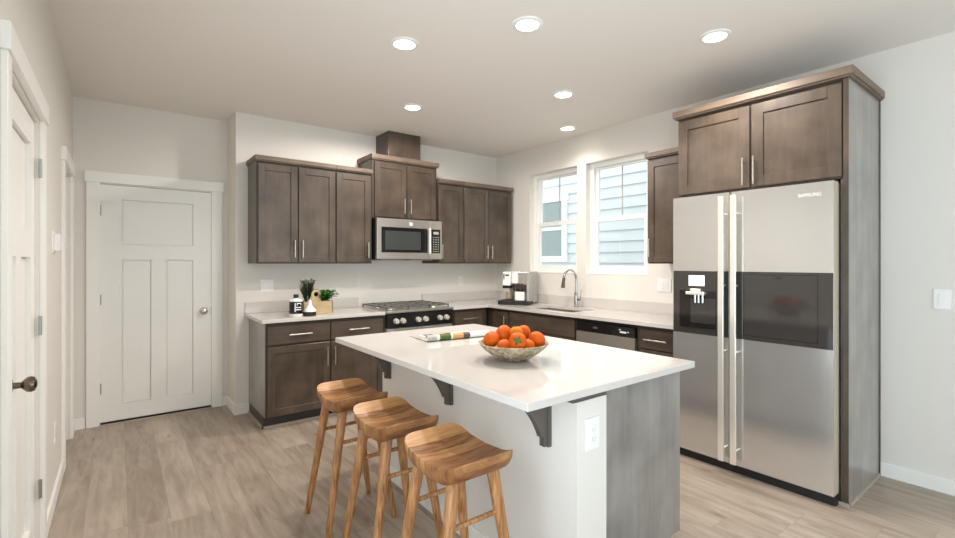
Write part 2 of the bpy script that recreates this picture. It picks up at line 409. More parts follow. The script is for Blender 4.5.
def knob(door, x, z, mat):
    b = MB()
    prof = [(0.0001, 0), (0.033, 0), (0.033, 0.004), (0.026, 0.010), (0.012, 0.013), (0.011, 0.034), (0.018, 0.040), (0.027, 0.050), (0.029, 0.060), (0.025, 0.071), (0.012, 0.077), (0.0001, 0.078)]
    b.lathe(prof, n=28); b.xf(Matrix.Translation((x, 0, z)) @ Matrix.Rotation(PI / 2, 4, 'X'))
    return b.build('knob', mat, door, smooth=True)
def casing(name, x0, x1, label, loc, rz, leg=0.09, sill=False):
    """casing round an opening x0..x1 in local coordinates, wall face at y=0, room toward -y"""
    b = MB()
    b.box(x0 - leg, x0, -0.018, 0, 0, DH + 0.01).box(x1, x1 + leg, -0.018, 0, 0, DH + 0.01)
    b.box(x0 - leg - 0.012, x1 + leg + 0.012, -0.026, 0, DH + 0.01, DH + 0.10)
    o = b.build(name, 'trim', bevel=0.002); o.location = loc; o.rotation_euler = (0, 0, rz)
    struct(o, label, 'trim')
    return o
# door 1, alcove
d1 = door_leaf('door_1', DX1 - DX0, DH - 0.004, 0.148, (DX0, AY + 0.004, 0), 0, 'white three panel door with silver knob in the alcove', z0=0.022)
hinges(d1, -0.003, (0.31, 1.065, 1.825)); knob(d1, DX1 - DX0 - 0.065, 0.925, 'nickel')
MB().box(DX1 - DX0 - 0.008, DX1 - DX0 + 0.012, -0.002, 0.004, 0.89, 0.96).build('strike_plate', 'nickel', d1)
MB().box(0.0, DX1 - DX0, -0.012, 0.03, 0.008, 0.024).build('door_sweep', 'bmatte', d1)
casing('trim_1', DX0, DX1, 'white casing around the alcove door', (0, AY, 0), 0)
struct(MB().box(DX0 - 0.01, DX1 + 0.01, AY - 0.03, AY + T, 0, 0.009).build('trim_2', 'shoe'), 'pale threshold strip below the alcove door', 'trim')
# left wall doors: local x runs to +y, room toward +x  => rz = +90 deg, (xl,yl)->( -yl, xl)
d2 = door_leaf('door_2', D2[1] - D2[0], DH - 0.004, 0.112, (LX - 0.020, D2[0], 0), PI / 2, 'white panel door with pewter knob at the left edge', rec=0.014)
hinges(d2, D2[1] - D2[0] + 0.003, (0.30, 1.08, 1.83), y=-0.022); kn = knob(d2, 0.212, 0.93, 'pewter')
casing('trim_3', D2[0], D2[1], 'white casing around the near left door', (LX, 0, 0), PI / 2, leg=0.075)
d3 = door_leaf('door_3', D3[1] - D3[0], DH - 0.004, 0.10, (LX - 0.020, D3[0], 0), PI / 2, 'white door on the left wall next to the alcove')
casing('trim_4', D3[0], D3[1], 'white casing around the far left door', (LX, 0, 0), PI / 2)

# ---- windows: frame at x .06...13
def window(name, y0, y1, label):
    fx0, fx1 = 0.075, 0.145
    z0, z1 = WZ0 + 0.012, WZ1; zm = 1.825
    b = MB()
    b.box(fx0, fx1, y0, y0 + 0.045, z0, z1).box(fx0, fx1, y1 - 0.045, y1, z0, z1).box(fx0, fx1, y0 + 0.045, y1 - 0.045, z1 - 0.045, z1).box(fx0, fx1, y0 + 0.045, y1 - 0.045, z0, z0 + 0.03)
    w = b.build(name, 'vinyl'); struct(w, label, 'window')
    a0, a1 = y0 + 0.045, y1 - 0.045
    def sash(nm, x0, x1, s0, s1, wd, top, bot, munt):
        b = MB().box(x0, x1, a0, a0 + wd, s0, s1).box(x0, x1, a1 - wd, a1, s0, s1).box(x0, x1, a0 + wd, a1 - wd, s1 - top, s1).box(x0, x1, a0 + wd, a1 - wd, s0, s0 + bot)
        if munt:
            ym = (a0 + a1) / 2; b.mi = 1; b.box(x0 + 0.009, x1 - 0.009, ym - 0.006, ym + 0.006, s0 + bot, s1 - top)
        f = b.build('sash', ['vinyl', 'grey'], w)
        MB().box((x0 + x1) / 2 - 0.002, (x0 + x1) / 2 + 0.002, a0 + wd, a1 - wd, s0 + bot, s1 - top).build('pane', 'glass', f)
    sash('sash', 0.115, 0.14, zm - 0.01, z1 - 0.045, 0.036, 0.02, 0.035, True)
    sash('sash', 0.085, 0.113, z0 + 0.03, zm + 0.032, 0.045, 0.045, 0.045, False)
    MB().box(0.076, 0.086, (a0 + a1) / 2 - 0.03, (a0 + a1) / 2 + 0.03, zm + 0.02, zm + 0.036).build('sash_lock', 'vinyl', w)
    return w
window('window_1', *W1, 'white framed window above the coffee machine, neighbour window in view')
window('window_2', *W2, 'white framed window right of the faucet looking onto pale blue siding')
b = MB()
for y0, y1 in (W1, W2): b.box(-0.004, 0.0745, y0 + 0.001, y1 - 0.001, WZ0 - 0.0, WZ0 + 0.012)
struct(b.build('trim_5', 'trim', bevel=0.002), 'white sills below the two windows', 'trim')

# ------------------------------------------------------------------ outside: neighbour house and ground
nh = thing('neighbour_house', 'neighbouring house with pale blue lap siding seen through the windows', 'house', (2.5, 0, -0.4))
b = MB()
expo = 0.178; zt = -0.01
for k in range(34):
    z = k * expo
    b.prism([(0.036, z), (0.0, z), (0.030, z + expo), (0.036, z + expo)], 'y', -9.0, 6.0)
b.box(0.035, 0.2, -9, 6, 0, 34 * expo)
b.build('siding', 'siding', nh)
nw = MB(); y0, y1, z0, z1 = 1.0, 2.2, 1.80, 3.02
nw.box(-0.03, 0.03, y0, y0 + 0.11, z0 + 0.1, z1 - 0.11).box(-0.03, 0.03, y1 - 0.11, y1, z0 + 0.1, z1 - 0.11).box(-0.03, 0.03, y0 - 0.03, y1 + 0.03, z1 - 0.11, z1).box(-0.04, 0.03, y0 - 0.03, y1 + 0.03, z0, z0 + 0.1)
nw.box(-0.02, 0.03, y0 + 0.11, y1 - 0.11, (z0 + z1) / 2 - 0.03, (z0 + z1) / 2 + 0.03)
nwo = nw.build('window', 'ntrim', nh)
MB().box(-0.005, 0.02, y0 + 0.11, y1 - 0.11, z0 + 0.1, z1 - 0.11).build('pane', 'npane', nwo)
struct(MB().box(0.16, 6, -9, 6, -0.6, -0.4).build('ground', 'ground'), 'gravel strip between the two houses', 'ground')

# ------------------------------------------------------------------ recessed lights
lights = [((-2.508, -2.104), 'recessed ceiling light second from the left, nearer row'), ((-2.064, -2.746), 'recessed ceiling light at top centre, largest in the photo'),
          ((-1.067, -3.334), 'recessed ceiling light nearest the refrigerator cabinet'), ((-1.873, -1.09), 'recessed ceiling light in front of the dark vent chase'),
          ((-1.059, -2.115), 'recessed ceiling light midway between the refrigerator one and the sink window one'), ((-0.303, -1.489), 'recessed ceiling light close above the sink windows')]
lights[0] = (lights[0][0], 'leftmost recessed ceiling light, above the stools')
def can_light(loc, label, beam=(math.radians(162), 0.6), dim=1.0):
    r = thing('ceiling_light', label, 'ceiling light', (loc[0], loc[1], H), 0, 'recessed ceiling lights')
    MB().lathe([(0.062, -0.001), (0.066, -0.010), (0.086, -0.006), (0.090, 0.0), (0.062, 0.0)], n=40).build('trim_ring', 'white', r, smooth=True)
    MB().cyl((0, 0, -0.006), (0, 0, -0.002), 0.064, n=40).build('diffuser', 'lamp', r)
    l = bpy.data.lights.new('lamp', 'SPOT'); l.energy = CAN_POWER * dim; l.color = CAN_COL; l.spot_size, l.spot_blend = beam; l.shadow_soft_size = 0.06
    lo = bpy.data.objects.new('lamp', l); COL.objects.link(lo); lo.parent = r; lo.location = (0, 0, -0.03)
for k, (p, lab) in enumerate(lights):
    can_light(p, lab, {3: (math.radians(178), 0.25), 5: (math.radians(140), 0.95)}.get(k, (math.radians(162), 0.6)), {1: 0.68, 2: 0.85, 4: 0.72, 5: 0.25}.get(k, 1.0))

# ------------------------------------------------------------------ cabinets
def shaker(name, x0, x1, z0, z1, y, parent, mat='cab', rail=0.058, t=0.019, rec=0.009, slab=False):
    """overlay door/drawer: back at y, front at y - t"""
    b = MB()
    if slab:
        b.box(x0, x1, y - t, y, z0, z1)
    else:
        b.box(x0, x1, y - t + rec, y, z0, z1)
        b.box(x0, x0 + rail, y - t, y - t + rec, z0, z1).box(x1 - rail, x1, y - t, y - t + rec, z0, z1)
        b.box(x0 + rail, x1 - rail, y - t, y - t + rec, z1 - rail, z1).box(x0 + rail, x1 - rail, y - t, y - t + rec, z0, z0 + rail)
    return b.build(name, mat, parent, bevel=0.0015, seg=1)
def pull(parent, p0, p1, y, out=0.030, r=0.0055):
    """bar pull; p=(x,z); surface at y, sticks out toward -y"""
    (x0, z0), (x1, z1) = p0, p1
    b = MB().cyl((x0, y - out, z0), (x1, y - out, z1), r, n=12)
    for f in (0.15, 0.85):
        x, z = x0 + (x1 - x0) * f, z0 + (z1 - z0) * f
        b.cyl((x, y, z), (x, y - out, z), r * 0.8, n=10)
    return b.build('handle', 'nickel', parent, smooth=True)
def crown(parent, x0, x1, ydep, z0, h, left=True, right=True, out=0.016):
    l = x0 - (out if left else 0); r = x1 + (out if right else 0)
    b = MB().box(l, r, ydep - out, 0, z0 + 0.010, z0 + h)
    b.box(l + (0.009 if left else 0), r - (0.009 if right else 0), ydep - out + 0.012, 0, z0, z0 + 0.012)
    return b.build('crown', 'crown', parent, bevel=0.003)

def upper(label, loc, rz, w, dep, z0, z1, doors, ch, cl=True, crr=True, group=None, cz=None, side='endp'):
    """doors: list of (x0,x1,handle side)"""
    r = thing('upper_cabinet', label, 'cabinet', loc, rz, group)
    b = MB().box(0, w, -dep + 0.006, 0, z0, z1); b.mi = 1; b.box(0, w, -dep, -dep + 0.006, z0, z1)
    b.build('body', ['cab', 'frame'], r)
    for x0, x1, hs in doors:
        d = shaker('door', x0, x1, z0 + 0.012, z1 - 0.018, -dep, r)
        hx = x0 + 0.030 if hs == 'l' else x1 - 0.030
        pull(d, (hx, z0 + 0.055), (hx, z0 + 0.055 + 0.155), -dep - 0.019)
    if ch: crown(r, 0, w, -dep - 0.019, z1, ch, cl, crr)
    return r
UZ0, UZ1 = 1.372, 2.262
UG = 'upper cabinets on the back wall'
upper('two door upper cabinet at left end of the back wall, over the plants', (-2.98, 0, 0), 0, 0.698, 0.33, UZ0, UZ1, [(0.012, 0.343, 'r'), (0.353, 0.691, 'l')], 0.048, True, False, UG)
upper('narrow single door upper cabinet directly left of the microwave', (-2.282, 0, 0), 0, 0.372, 0.33, UZ0, UZ1, [(0.007, 0.352, 'r')], 0.048, False, False, UG)
upper('raised two door cabinet above the microwave with taller crown', (-1.905, 0, 0), 0, 0.765, 0.33, 1.835, 2.42, [(0.022, 0.378, 'r'), (0.392, 0.745, 'l')], 0.054, True, True, UG)
upper('narrow single door upper cabinet directly right of the microwave', (-1.125, 0, 0), 0, 0.347, 0.33, UZ0, UZ1, [(0.007, 0.340, 'l')], 0.048, False, False, UG)
upper('two door upper cabinet in the corner left of the first window', (-0.778, 0, 0), 0, 0.733, 0.33, UZ0, UZ1, [(0.007, 0.362, 'r'), (0.372, 0.725, 'l')], 0.048, False, True, UG)
upper('single door upper cabinet between the second window and the refrigerator', (0, -2.42, 0), -PI / 2, 0.432, 0.33, UZ0, UZ1, [(0.005, 0.425, 'l')], 0.048, True, False, 'cabinets on the right wall')
vc = thing('vent_chase', 'dark wooden vent chase box between the raised cabinet and the ceiling', 'vent chase', (-1.515, -0.15, 2.475))
MB().box(-0.191, 0.191, -0.15, 0.149, 0, H - 2.475 - 0.001).build('box', 'cab', vc, bevel=0.002)

# over-fridge cabinet and tall end panel
r = thing('upper_cabinet', 'deep two door cabinet above the refrigerator', 'cabinet', (0, -2.868, 0), -PI / 2, 'cabinets on the right wall')
b = MB().box(0, 0.990, -0.634, 0, 1.862, 2.43); b.mi = 1; b.box(0, 0.990, -0.640, -0.634, 1.862, 2.43)
b.build('body', ['cab', 'frame'], r)
for x0, x1, hx in ((0.006, 0.494, 0.462), (0.508, 0.985, 0.527)):
    d = shaker('door', x0, x1, 1.874, 2.408, -0.640, r, rail=0.068)
    pull(d, (hx, 1.888), (hx, 2.066), -0.659)
crown(r, 0, 1.017, -0.659, 2.43, 0.056, True, True, 0.026)
r = thing('end_panel', 'tall grey brown side panel right of the refrigerator', 'cabinet panel', (0, -3.86, 0), -PI / 2)
MB().box(0, 0.025, -0.654, 0, 0, 2.429).build('panel', 'endp', r, bevel=0.001)
MB().box(0, 0.025, -0.658, -0.6545, 0.018, 2.429).build('front_edge', 'cab', r)
MB().box(-0.012, -0.0005, -0.656, -0.61, 0.018, 1.855).build('filler_strip', 'cab', r)
MB().box(0.025, 0.034, -0.664, 0, 0, 0.018).box(-0.02, 0.034, -0.668, -0.657, 0, 0.018).build('shoe_trim', 'shoe', r)
MB().box(0.025, 0.030, -0.022, 0, 0.018, 2.43).build('scribe_strip', 'cab', r)
r = thing('end_panel', 'slim side panel left of the refrigerator beside the drawer cabinet', 'cabinet panel', (0, -2.846, 0), -PI / 2)
MB().box(0, 0.020, -0.62, 0, 0, 1.861).build('panel', 'endp', r)

# base cabinets
CZ = 0.884
def base(label, loc, rz, w, fronts, dep=0.61, group='base cabinets', left_end=False, body_w=None, extra=None):
    """fronts: (kind, x0, x1, z0, z1, pull) kind drawer/door; pull h or 'l'/'r'"""
    r = thing('base_cabinet', label, 'cabinet', loc, rz, group)
    b = MB(); tb = 0.016
    b.box(0, tb, -dep + 0.006, 0, 0.10, CZ - 0.001).box(w - tb, w, -dep + 0.006, 0, 0.10, CZ - 0.001).box(tb, w - tb, -tb, 0, 0.10, CZ - 0.001).box(tb, w - tb, -dep + 0.006, -tb, 0.10, 0.10 + tb)
    b.mi = 1; b.box(0, w, -dep, -dep + 0.006, 0.10, CZ - 0.001)
    b.build('body', ['endp' if left_end else 'cab', 'frame'], r)
    MB().box(0.0, w, -dep + 0.075, -0.0, 0.0, 0.10).build('toe_kick', 'toe', r)
    for k, x0, x1, z0, z1, h in fronts:
        f = shaker(k, x0, x1, z0, z1, -dep, r, mat='cabh' if k == 'drawer' else 'cab', slab=(k == 'drawer'))
        if h == 'h':
            xc = (x0 + x1) / 2; zc = (z0 + z1) / 2; pull(f, (xc - 0.095, zc), (xc + 0.095, zc), -dep - 0.019)
        elif h:
            hx = x0 + 0.028 if h == 'l' else x1 - 0.028
            pull(f, (hx, z1 - 0.205), (hx, z1 - 0.04), -dep - 0.019)
    return r
DZ0, DZ1, BZ0, BZ1 = 0.702, 0.852, 0.112, 0.684
BG = 'base cabinets under the counters'
r = base('two drawer two door base cabinet at the left end of the back wall', (-2.972, 0, 0), 0, 1.058,
     [('drawer', 0.012, 0.530, DZ0, DZ1, 'h'), ('drawer', 0.542, 1.045, DZ0, DZ1, 'h'), ('door', 0.012, 0.530, BZ0, BZ1, 'r'), ('door', 0.542, 1.045, BZ0, BZ1, 'l')], group=BG, left_end=True)
MB().box(-0.012, 0.0, -0.547, -0.017, 0, 0.018).box(-0.012, 1.058, -0.547, -0.535, 0, 0.018).build('shoe_trim', 'shoe', r)
base('drawer base cabinet directly right of the range', (-1.123, 0, 0), 0, 0.463, [('drawer', 0.02, 0.40, DZ0, DZ1, 'h'), ('door', 0.02, 0.40, BZ0, BZ1, 'r')], group=BG)
base('narrow corner base cabinet with one vertical pull below the coffee machine', (0, -0.002, 0), -PI / 2, 0.943, [('door', 0.70, 0.938, BZ0, DZ1, 'r')], group=BG)
base('sink base cabinet with blank front below the sink', (0, -0.946, 0), -PI / 2, 0.934, [('drawer', 0.02, 0.914, DZ0 - 0.01, DZ1, None), ('door', 0.02, 0.462, BZ0, BZ1, 'r'), ('door', 0.472, 0.914, BZ0, BZ1, 'l')], group=BG)
# sink cabinet must leave room for the bowl: replaced body below
base('drawer base cabinet between the dishwasher and the refrigerator', (0, -2.502, 0), -PI / 2, 0.342, [('drawer', 0.03, 0.325, DZ0, DZ1, 'h'), ('drawer', 0.03, 0.325, 0.41, 0.69, 'h'), ('drawer', 0.03, 0.325, 0.112, 0.40, 'h')], group=BG)

# countertops
CT = 0.914
r = thing('countertop', 'short white quartz counter left of the range under the plants', 'countertop', (0, 0, 0))
MB().box(-3.006, -1.912, -0.648, 0, CZ, CT).build('slab', 'quartz', r, bevel=0.003)
MB().box(-3.006, -1.912, -0.02, 0, CT, 1.016).build('backsplash', 'quartz', r, bevel=0.002)
r = thing('countertop', 'L shaped white quartz counter with the sink cutout', 'countertop', (0, 0, 0))
SX0, SX1, SY0, SY1 = -0.555, -0.165, -1.76, -1.08
b = MB()
b.box(-1.132, -0.66, -0.648, 0, CZ, CT)
for x0, x1, y0, y1 in ((-0.66, SX0, SY1, 0), (SX0, SX1, SY1, 0), (SX1, 0, SY1, 0), (-0.66, SX0, SY0, SY1), (SX1, 0, SY0, SY1), (-0.66, SX0, -2.844, SY0), (SX0, SX1, -2.844, SY0), (SX1, 0, -2.844, SY0)):
    b.box(x0, x1, y0, y1, CZ, CT)
b.build('slab', 'quartz', r)
MB().box(-1.132, 0, -0.02, 0, CT, 1.016).box(-0.02, 0, -2.844, -0.02, CT, 1.016).build('backsplash', 'quartz', r, bevel=0.002)

# sink (steel bowl) and faucet
r = thing('sink', 'undermount stainless sink below the left window', 'sink', (-0.36, -1.42, CZ - 0.001))
b = MB(); hx, hy = 0.205, 0.35; tk = 0.004; dp = -0.19
b.box(-hx, hx, -hy, hy, dp, dp + tk).box(-hx, -hx + tk, -hy, hy, dp, 0).box(hx - tk, hx, -hy, hy, dp, 0).box(-hx, hx, -hy, -hy + tk, dp, 0).box(-hx, hx, hy - tk, hy, dp, 0)
b.build('bowl', 'steel', r)
MB().lathe([(0.001, dp + tk), (0.04, dp + tk), (0.04, dp + tk + 0.004), (0.001, dp + tk + 0.004)]).build('drain', 'chrome', r, smooth=True)
r = thing('faucet', 'chrome gooseneck faucet behind the sink', 'faucet', (-0.105, -1.433, CT))
MB().lathe([(0.001, 0), (0.030, 0), (0.030, 0.006), (0.022, 0.012), (0.020, 0.10), (0.0185, 0.14), (0.014, 0.15), (0.001, 0.15)], n=24).build('base', 'chrome', r, smooth=True)
pts = [(0, 0, 0.14)] + [(0, 0, 0.14 + 0.03 * i) for i in range(1, 6)]
for i in range(1, 19):
    a = PI * i / 18 * 0.94; pts.append((-0.078 + 0.078 * math.cos(a), 0.03 * (1 - math.cos(a)) / 2, 0.29 + 0.098 * math.sin(a)))
MB().tube(pts, 0.0125, 14).build('neck', 'chrome', r, smooth=True)
e = Vector(pts[-1])
MB().cyl(e, e + Vector((-0.008, 0.002, -0.055)), 0.015, 0.017, 16).cyl(e + Vector((-0.008, 0.002, -0.055)), e + Vector((-0.013, 0.003, -0.105)), 0.018, 0.021, 16).build('spray_head', 'pewter', r, smooth=True)
MB().cyl((0, 0, 0.075), (0.006, -0.055, 0.078), 0.014, 0.013, 14).cyl((0.006, -0.052, 0.078), (0.01, -0.062, 0.19), 0.006, 0.0045, 10).build('lever', 'chrome', r, smooth=True)

# ------------------------------------------------------------------ dishwasher
r = thing('dishwasher', 'stainless dishwasher with black control strip left of the drawer cabinet', 'dishwasher', (0, -1.884, 0), -PI / 2)
MB().box(0.004, 0.612, -0.60, 0, 0.10, CZ - 0.012).build('body', 'bmatte', r)
MB().box(0.006, 0.610, -0.637, -0.60, 0.115, 0.768).build('door', 'steel', r, bevel=0.003)
cp = MB().box(0.006, 0.610, -0.635, -0.60, 0.771, 0.850).build('control_panel', 'black', r, bevel=0.003)
MB().box(0.196, 0.240, -0.640, -0.634, 0.806, 0.822).build('latch', 'nickel', cp)
MB().box(0.47, 0.53, -0.637, -0.634, 0.800, 0.815).box(0.46, 0.475, -0.637, -0.634, 0.822, 0.830).box(0.54, 0.555, -0.637, -0.634, 0.808, 0.816).build('button', 'white', cp)
MB().box(0.006, 0.610, -0.55, 0, 0, 0.10).build('toe_kick', 'bmatte', r)

# ------------------------------------------------------------------ range
r = thing('gas_range', 'stainless gas range with black knob panel under the microwave', 'range', (-1.53, 0, 0))
hw = 0.378
MB().box(-hw, hw, -0.62, -0.03, 0.06, 0.895).build('body', 'steel', r, bevel=0.002)
ct = MB().box(-hw, hw, -0.672, -0.02, 0.896, 0.918).build('cooktop', 'steel', r, bevel=0.004)
MB().box(-hw, hw, -0.665, -0.62, 0.752, 0.895).build('control_panel', 'black', r, bevel=0.004)
for x in (-0.282, -0.210, -0.038, 0.045, 0.217, 0.297):
    k = MB().lathe([(0.001, 0), (0.028, 0), (0.027, 0.006), (0.024, 0.010), (0.023, 0.030), (0.021, 0.034), (0.001, 0.034)], n=24)
    k.box(-0.004, 0.004, -0.021, 0.021, 0.034, 0.038)
    k.xf(Matrix.Translation((x, -0.665, 0.818)) @ Matrix.Rotation(PI / 2, 4, 'X')); k.build('knob', 'handle', r, smooth=True)
dr = MB().box(-hw, hw, -0.655, -0.62, 0.22, 0.745).build('oven_door', 'steel', r, bevel=0.004)
MB().box(-0.27, 0.27, -0.658, -0.654, 0.33, 0.64).build('glass', 'bglass', dr)
h = MB().cyl((-0.33, -0.71, 0.715), (0.33, -0.71, 0.715), 0.013, n=16)
for x in (-0.31, 0.31): h.cyl((x, -0.655, 0.715), (x, -0.71, 0.715), 0.009, n=12)
h.build('handle', 'handle', dr, smooth=True)
MB().box(-hw, hw, -0.65, -0.62, 0.07, 0.21).build('drawer', 'steel', r, bevel=0.004)
MB().box(-hw + 0.02, hw - 0.02, -0.57, -0.04, 0.0, 0.06).build('toe_kick', 'bmatte', r)
for x, y, q in ((-0.25, -0.49, 0.045), (0.25, -0.49, 0.05), (-0.25, -0.20, 0.038), (0.25, -0.20, 0.042), (0.0, -0.34, 0.055)):
    bn = MB().lathe([(0.001, 0), (q + 0.02, 0), (q + 0.018, 0.004), (q, 0.006), (q, 0.014), (q - 0.01, 0.020), (0.001, 0.021)], (x, y, 0.918), 24).build('burner', 'nickel', r, smooth=True)
for x0, x1 in ((-0.362, -0.126), (-0.118, 0.118), (0.126, 0.362)):
    g = MB(); z0, z1 = 0.938, 0.952; y0, y1 = -0.615, -0.065; w = 0.011
    for x in (x0, x1 - w): g.box(x, x + w, y0, y1, z0, z1)
    for y in (y0, y1 - w, (y0 + y1) / 2 - w / 2): g.box(x0, x1, y, y + w, z0, z1)
    xm = (x0 + x1) / 2; g.box(xm - w / 2, xm + w / 2, y0, y1, z0, z1)
    for y in (y0 + 0.14, y1 - 0.14): g.box(x0, x1, y - w / 2, y + w / 2, z0, z1)
    for x in (x0, x1 - w):
        for y in (y0, y1 - w): g.box(x, x + w, y, y + w, 0.918, z0)
    g.build('grate', 'iron', r, bevel=0.002)

# ------------------------------------------------------------------ microwave
r = thing('microwave', 'stainless over range microwave below the raised cabinet', 'microwave', (-1.513, 0, 1.412))
mh = 0.415; mw = 0.383
MB().box(-mw, mw, -0.385, 0, 0, mh).build('body', 'bmatte', r, bevel=0.002)
fr = MB().box(-mw, 0.228, -0.425, -0.386, 0.004, mh).build('door', 'steel', r, bevel=0.004)
MB().box(-0.335, 0.20, -0.428, -0.424, 0.072, 0.328).build('glass', 'black', fr, bevel=0.001)
MB().box(-0.295, 0.115, -0.430, -0.427, 0.10, 0.29).build('viewing_window', 'mwglass', fr)
h = MB().cyl((0.205, -0.468, 0.065), (0.205, -0.468, 0.335), 0.012, n=16)
for z in (0.085, 0.315): h.cyl((0.205, -0.424, z), (0.205, -0.468, z), 0.008, n=10)
h.build('handle', 'handle', fr, smooth=True)
MB().box(-0.018, 0.018, -0.4285, -0.424, 0.352, 0.385).build('emblem', 'white', fr, bevel=0.004)
cp = MB().box(0.230, mw, -0.425, -0.386, 0.004, mh).build('control_side', 'steel', r, bevel=0.004)
kp = MB().box(0.250, 0.360, -0.428, -0.424, 0.070, 0.325).build('keypad', 'black', cp)
MB().box(0.272, 0.338, -0.4295, -0.427, 0.272, 0.300).build('display', 'grey', kp)
kb = MB()
for i in range(3):
    for j in range(7): kb.box(0.266 + i * 0.030, 0.282 + i * 0.030, -0.4295, -0.427, 0.085 + j * 0.025, 0.093 + j * 0.025)
kb.build('buttons', 'grey', kp)
MB().box(-0.30, -0.05, -0.36, -0.05, -0.006, 0.0).box(0.05, 0.30, -0.36, -0.05, -0.006, 0.0).build('filter', 'steel', r)

# ------------------------------------------------------------------ refrigerator
r = thing('refrigerator', 'wide steel side by side refrigerator with black glass band', 'refrigerator', (0, -2.886, 0), -PI / 2)
FW = 0.955; xs = 0.395          # local x: left edge 0 .. right edge .955
MB().box(0.004, FW - 0.004, -0.662, -0.03, 0.012, 1.835).build('body', 'grey', r)
MB().box(0.0, FW, -0.715, -0.663, 0.004, 0.062).build('toe_grille', 'bmatte', r)
FY = -0.749; bz0, bz1 = 0.888, 1.322
def fdoor(x0, x1):
    b = MB().box(x0, x1, FY, FY + 0.004, 0.066, 1.842); b.mi = 1; b.box(x0 + 0.0005, x1 - 0.0005, FY + 0.0042, -0.664, 0.0665, 1.8415)
    d = b.build('door', ['fsteel', 'fside'], r)
    return d
dl = fdoor(0.0, xs - 0.006); dr = fdoor(xs + 0.006, FW)
def fhandle(d, x):
    b = MB().box(x - 0.018, x + 0.018, FY - 0.058, FY - 0.043, 0.085, 1.815)
    for z in (0.165, 0.80, 1.23, 1.70): b.cyl((x, FY - 0.045, z), (x, FY, z), 0.008, n=10)
    b.build('handle', 'handle', d, bevel=0.003)
fhandle(dl, xs - 0.036); fhandle(dr, xs + 0.040)
# left door: dispenser panel with a real recess look: frame around a cavity box
y0 = FY - 0.003
b = MB(); x0, x1 = 0.004, xs - 0.008; cx0, cx1, cz0, cz1 = 0.050, 0.305, 0.935, 1.185
b.box(x0, cx0, y0, FY, bz0, bz1).box(cx1, x1, y0, FY, bz0, bz1).box(cx0, cx1, y0, FY, cz1, bz1).box(cx0, cx1, y0, FY, bz0, cz0)
dp = b.build('dispenser_panel', 'bglass', dl)
MB().box(cx0, cx1, y0 + 0.0015, FY - 0.0002, cz0, cz1).build('niche', 'black', dl)
MB().box(0.13, 0.302, y0 + 0.0005, y0 + 0.0015, cz0 + 0.03, cz1 - 0.05).build('niche_back', 'bglass', dl)
MB().box(0.118, 0.228, y0 - 0.0025, y0, 1.220, 1.292).build('screen', 'screen', dl)
MB().box(0.135, 0.205, y0 - 0.018, y0, 1.178, 1.200).box(0.105, 0.235, y0 - 0.024, y0, 1.158, 1.180).build('spout', 'handle', dl, bevel=0.003)
nz = MB()
for x in (0.170, 0.195, 0.222): nz.cyl((x, y0 - 0.014, 1.160), (x, y0 - 0.014, 1.105), 0.008, n=10)
nz.build('nozzle', 'chrome', dl, smooth=True)
MB().box(cx0 + 0.01, cx1 - 0.005, y0 - 0.014, y0, cz0 - 0.002, cz0 + 0.010).build('drip_tray', 'black', dl)
# right door: tinted glass band with an inset bar door
gp = MB().box(xs + 0.008, FW - 0.002, y0, FY, bz0, bz1).build('glass_panel', 'bglass', dr)
ib = MB(); a0, a1, c0, c1 = 0.480, 0.880, 0.915, 1.305; w = 0.0022
for q in ((a0, a0 + w, c0, c1), (a1 - w, a1, c0, c1), (a0, a1, c0, c0 + w), (a0, a1, c1 - w, c1)): ib.box(q[0], q[1], y0 - 0.0008, y0, q[2], q[3])
ib.build('bar_door_outline', 'black', gp)
MB().box(0.66, 0.69, y0 - 0.002, y0, 1.278, 1.290).build('latch', 'bmatte', gp)
lettering('lettering', 'SAMSUNG', 0.030, 'white', dr, Matrix.Translation((0.839, FY - 0.0008, 1.772)) @ Matrix.Rotation(PI / 2, 4, 'X') @ Matrix.Scale(0.85, 4, (1, 0, 0)))

# ------------------------------------------------------------------ island
IX0, IX1, IY0, IY1 = -2.855, -1.767, -3.575, -1.852
wx0, wx1 = -2.545, -2.365; ye, yf = -3.52, -1.875; px1 = -1.805
r = thing('kitchen_island', 'kitchen island with white knee wall and grey brown end panel', 'island', (-2.2, -2.7, 0))
def isl(b, *a, **k):
    b.xf(Matrix.Translation((2.2, 2.7, 0))); return b.build(*a, **k)
wl = isl(MB().box(wx0, wx1, ye, yf, 0, 0.846), 'knee_wall', 'wall', r)
isl(MB().box(wx0 - 0.014, wx0, ye - 0.014, yf, 0, 0.088).box(wx0 - 0.014, wx1, ye - 0.014, ye, 0, 0.088), 'baseboard', 'trim', r, bevel=0.003)
isl(MB().box(wx0 + 0.003, wx1, ye + 0.06, yf, 0.847, CZ - 0.001), 'top_plate', 'wall', r)
isl(MB().box(wx0 - 0.022, wx1, ye + 0.001, ye + 0.058, 0.847, CZ - 0.001), 'cleat', 'corbel', r)
isl(MB().prism([(wx1 + 0.001, 0), (px1 - 0.075, 0), (px1 - 0.075, 0.105), (px1, 0.105), (px1, CZ - 0.001), (wx1 + 0.001, CZ - 0.001)], 'y', ye - 0.001, ye + 0.018), 'end_panel', 'endp', r, bevel=0.001)
isl(MB().box(wx1 + 0.001, px1 - 0.02, ye + 0.019, yf - 0.02, 0.105, CZ - 0.001), 'carcass', 'endp', r)
isl(MB().box(wx1 + 0.001, px1 - 0.075, ye + 0.019, yf - 0.02, 0, 0.104), 'toe_kick', 'toe', r)
n = 3; L_ = (yf - 0.02 - (ye + 0.022)) / n
